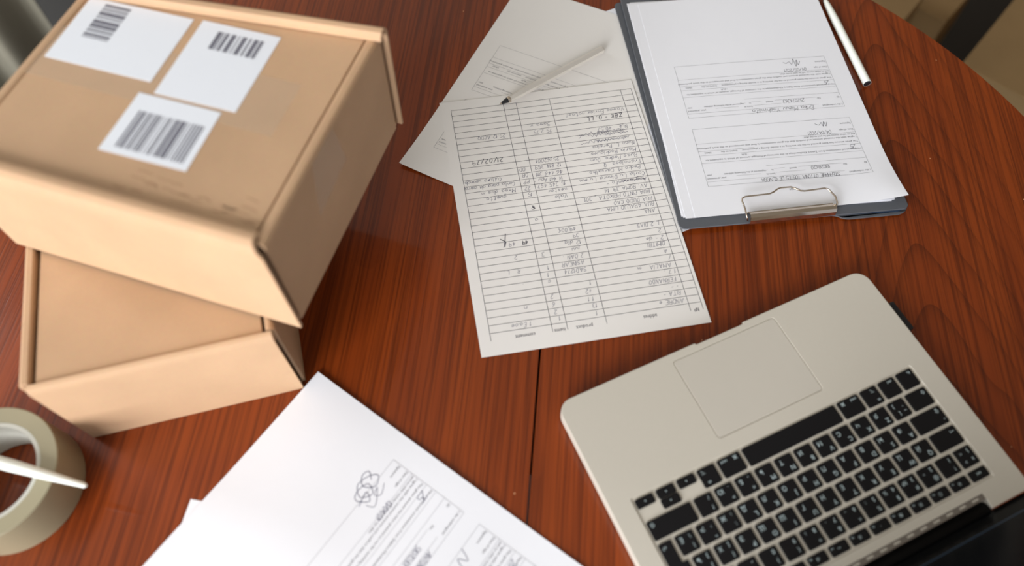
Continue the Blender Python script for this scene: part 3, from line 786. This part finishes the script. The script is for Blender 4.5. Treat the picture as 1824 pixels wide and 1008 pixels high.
# keys
U, VV = 18.79, 18.32
KX0 = A_(188.8)
yrow = {'space': B_(290.4), 'z': B_(308.7), 'a': B_(327.0), 'q': B_(345.3), 'd': B_(363.7)}
KZ0, KZ1 = ztop - 1.05, ztop + .35
kcache = {}
def key(cx_, cy_, w, h, leg):
    kk = (round(w, 2), round(h, 2))
    if kk not in kcache:
        v, f = rings(rrect(-w / 2, w / 2, -h / 2, h / 2, 1.5, 4), [(KZ0, 0), (KZ1 - .3, 0), (KZ1, .35)]); kcache[kk] = mesh('key', v, f)
    o = link('key', kcache[kk], 'key', lap); o.location = (cx_ * .001, cy_ * .001, 0)
    fl = Flat()
    for s, px, py, size in leg:
        # px, py in -1..1 inside the key
        fl.text(s, px * w / 2, py * h / 2 - size * .36, size, 1.0, 'c')
    if leg: fl.build('legend', 'legend', o, lambda x, y: (x, y, KZ1), .04)
    return o
GAP = 3.0
def krow(y, start, specs, h=VV - GAP):
    x = KX0 + start * U
    for wu, leg in specs:
        w = wu * U; key(x + w / 2, y, w - GAP, h, leg); x += w
def two(lat, rus): return (1.0, [(lat, -.48, .48, 5.2), (rus, .42, -.42, 5.2)])
def three(a, b, c): return (1.0, [(a, -.5, .52, 4.2), (b, -.5, -.46, 4.2), (c, .45, -.45, 5.0)])
def dig(a, b, c=None): return (1.0, [(a, -.5, .48, 4.6), (b, -.5, -.48, 4.8)] + ([(c, .45, -.48, 4.4)] if c else []))
krow(yrow['space'], 0, [(1, [('fn', -.5, -.6, 3.6)]), (1, [('ctrl', -.35, -.6, 3.4)]), (1, [('alt', -.5, .6, 3.0), ('⌥', -.35, -.55, 3.6)]), (1.25, [('cmd', -.5, -.6, 3.4), ('⌘', .55, -.58, 4.2)]), (5, []),
                        (1.25, [('⌘', -.55, -.58, 4.2), ('cmd', .45, -.6, 3.4)]), (1, [('alt', .3, .6, 3.0), ('⌥', .45, -.55, 3.6)])])
krow(yrow['z'], 0, [(1.25, [('⇧', -.6, -.5, 4.4)]), (1, [('~', -.5, .4, 4.5), ('`', -.5, -.3, 5), ('[', .25, .5, 4.2), (']', .5, -.4, 4.2)])] +
     [two(*p) for p in ('ZЯ', 'XЧ', 'CС', 'VМ', 'BИ', 'NТ', 'MЬ')] + [three('<', ',', 'Б'), three('>', '.', 'Ю'), (1, [('?', -.5, .5, 4.6), ('/', -.5, -.5, 4.6)]), (2.25, [('⇧', .8, -.5, 4.4)])])
krow(yrow['a'], 0, [(1.75, [('⇪', -.7, -.5, 4.4), ('•', -.82, .5, 4)])] + [two(*p) for p in ('AФ', 'SЫ', 'DВ', 'FА', 'GП', 'HР', 'JО', 'KЛ', 'LД')] + [three(':', ';', 'Ж'), three('"', "'", 'Э'), three('|', '\\', 'Ё')])
krow(yrow['q'], 0, [(1.5, [('⇥', -.65, -.45, 4.6)])] + [two(*p) for p in ('QЙ', 'WЦ', 'EУ', 'RК', 'TЕ', 'YН', 'UГ', 'IШ', 'OЩ', 'PЗ')] + [three('{', '[', 'Х'), three('}', ']', 'Ъ')])
krow(yrow['d'], 0, [(1, [('±', -.5, .45, 4.2), ('§', -.5, -.45, 4.2), ('>', .4, .45, 4.2), ('<', .4, -.45, 4.2)]), dig('!', '1'), dig('@', '2', '"'), dig('#', '3', '№'), dig('$', '4', '%'), dig('%', '5', ':'), dig('^', '6', ','), dig('&', '7', '.'),
                    dig('*', '8', ';'), dig('(', '9'), dig(')', '0'), dig('_', '-'), dig('+', '='), (1.5, [('⌫', .6, -.4, 4.4)])])
# arrow keys: half height, up and down share one place
hh = (VV - GAP) / 2
ax_ = KX0 + 11.5 * U; yl = yrow['space'] - hh / 2 - .15
key(ax_ + U / 2, yl, U - GAP, hh, [('◂', 0, 0, 4.5)])
key(ax_ + 1.5 * U, yl, U - GAP, hh, [('▾', 0, 0, 4.5)]); key(ax_ + 1.5 * U, yl + hh + .35, U - GAP, hh, [('▴', 0, 0, 4.5)])
key(ax_ + 2.5 * U, yl, U - GAP, hh, [('▸', 0, 0, 4.5)])
# return key: upper part 1 unit wide, lower part .75
rx1 = KX0 + 14.5 * U - GAP / 2; ya, yq = yrow['a'], yrow['q']; hk = (VV - GAP) / 2
rp = [(rx1, yq + hk), (rx1 - U + GAP, yq + hk), (rx1 - U + GAP, yq - hk), (rx1 - .75 * U + GAP, yq - hk), (rx1 - .75 * U + GAP, ya - hk), (rx1, ya - hk)]
v, f = rings(roundpoly(rp, 1.2, 3), [(KZ0, 0), (KZ1 - .3, 0), (KZ1, .35)]); rk = obj('key', v, f, 'key', lap)
fl = Flat(); fl.text('⏎', rx1 - 4, ya - hk + 2.5, 4.2, 1, 'c'); fl.build('legend', 'legend', rk, lambda x, y: (x, y, KZ1), .04)
# function row
fw = 14.5 * U / 14
icons = ['esc', '☼', '☀', '▤', '▦', '∙', '☼', '◂◂', '▸ǁ', '▸▸', '◁', '◁)', '◁))', '⏻']
for k, s in enumerate(icons):
    xx = KX0 + fw * (k + .5); yy = B_(378.7)
    key(xx, yy, fw - GAP, 8.4, [(s, 0, 0, 3.4 if k else 3.6)] + ([('F%d' % k, .7, -.45, 2.2)] if 0 < k < 13 else []))
# lid
OPEN = 120.0
lid = box('lid', x0, x1, 0, 214, -5.0, 0.0, 'alu', lap, 1.6)
lid.location = (0, B_(404.9) * .001, 12.0 * .001)
lid.rotation_euler = (math.radians(180 - OPEN), 0, 0)
plate('screen_glass', rrect(x0 + 1.5, x1 - 1.5, 2.0, 212.0, 6), 0.02, .5, .2, 'glass', lid)
plate('painted_reflection', rrect(x0 + 12, x1 - 12, 19.5, 202.5, 2), 0.5, .62, 0, 'blueline', lid)  # blue reflection in the dark glass, painted as a line around the display
plate('display', rrect(x0 + 13.2, x1 - 13.2, 20.7, 201.3, 1.5), 0.62, .72, 0, 'display', lid)
plate('rubber_seal', rrect(x0 + .4, x1 - .4, .8, 213.2, 7), -.02, .1, 0, 'hinge', lid)

# plug in the laptop's side
ub = org * 0 + E1 * 215.3 + E2 * 238.5
usb = thing('memory_stick', ub.x, ub.y, 4.2, LROT, 'small black memory stick plugged into the side of the laptop', 'memory stick')
box('casing', -4.3, 4.3, -15, 15, 0, 8.5, 'blacktip', usb, 1.6)
box('ribbed_grip', 4.3, 4.8, -9, 9, 1.8, 6.8, 'hinge', usb, .2)

# ------------------------------------------------------------------ things beyond the table
def carton(name, u, v, rot, w, dd, h, label, flaps=False):
    t = thing(name, u, v, -TABLE_Z + .5, rot, label, 'box', 'cardboard cartons on the floor')
    for nm, a in (('bottom_panel', (-w / 2 + 4, w / 2 - 4, -dd / 2 + 4, dd / 2 - 4, 0, 4)), ('side_panel', (-w / 2, -w / 2 + 4, -dd / 2, dd / 2, 0, h)), ('side_panel', (w / 2 - 4, w / 2, -dd / 2, dd / 2, 0, h)),
                  ('end_panel', (-w / 2 + 4, w / 2 - 4, -dd / 2, -dd / 2 + 4, 0, h)), ('end_panel', (-w / 2 + 4, w / 2 - 4, dd / 2 - 4, dd / 2, 0, h)),
                  ('top_flap', (-w / 2, w / 2, -dd / 2, -1, h + .1, h + 4)), ('top_flap', (-w / 2, w / 2, 1, dd / 2, h + .1, h + 4))):
        box(nm, *a, 'floorbox', t, .8)
    return t

cur = thing('curtain', -1010, 910, -TABLE_Z + 8, 0, 'beige linen curtain hanging to the floor beyond the boxes', 'curtain')
vs, fs = [], []
n = 60
for k in range(n + 1):
    s = k / n; x = -330 + 500 * s; y = 26 * math.sin(s * 34) + 12 * math.sin(s * 13 + 1) - 260 * (1 - s)
    for zz in (0, 700, 1400, 2100): vs.append((x, y * (1 - .3 * zz / 2100), zz))
for k in range(n):
    for j in range(3): fs.append((4 * k + j, 4 * k + 4 + j, 4 * k + 5 + j, 4 * k + 1 + j))
cc = obj('cloth', vs, fs, 'curtain', cur, smooth=True)
sm = cc.modifiers.new('thickness', 'SOLIDIFY'); sm.thickness = .002

carton('carton', 790, 690, 40, 150, 190, 330, 'small pale cardboard carton on the floor nearest the table edge')
carton('carton', 930, 820, 38, 150, 330, 260, 'middle carton on the floor, lower than its neighbours')
carton('carton', 1150, 385, 38.8, 420, 460, 370, 'wide carton on the floor right of the dark gap')
cab = thing('cabinet', -560, 1650, -TABLE_Z + .5, 8, 'dark stained wooden cabinet standing far behind the boxes', 'cabinet')
box('carcass', -420, 420, -200, 200, 60, 900, 'darkwood', cab, 4)
box('cabinet_top', -435, 435, -212, 212, 900, 925, 'darkwood', cab, 4)
for sx in (-1, 1):
    dr = box('door', min(sx * 6, sx * 405), max(sx * 6, sx * 405), -212, -200.5, 80, 885, 'darkwood', cab, 3)
    kb = lathe('knob', [(6, 0), (9, 12), (11, 18), (6, 24)], 'chrome', dr, 16); kb.rotation_euler = (math.pi / 2, 0, 0); kb.location = (sx * .04, -.212, .5)
    for fy in (-170, 170): box('leg', sx * 380 - 22, sx * 380 + 22, fy - 22, fy + 22, 0, 60, 'darkwood', cab, 2)
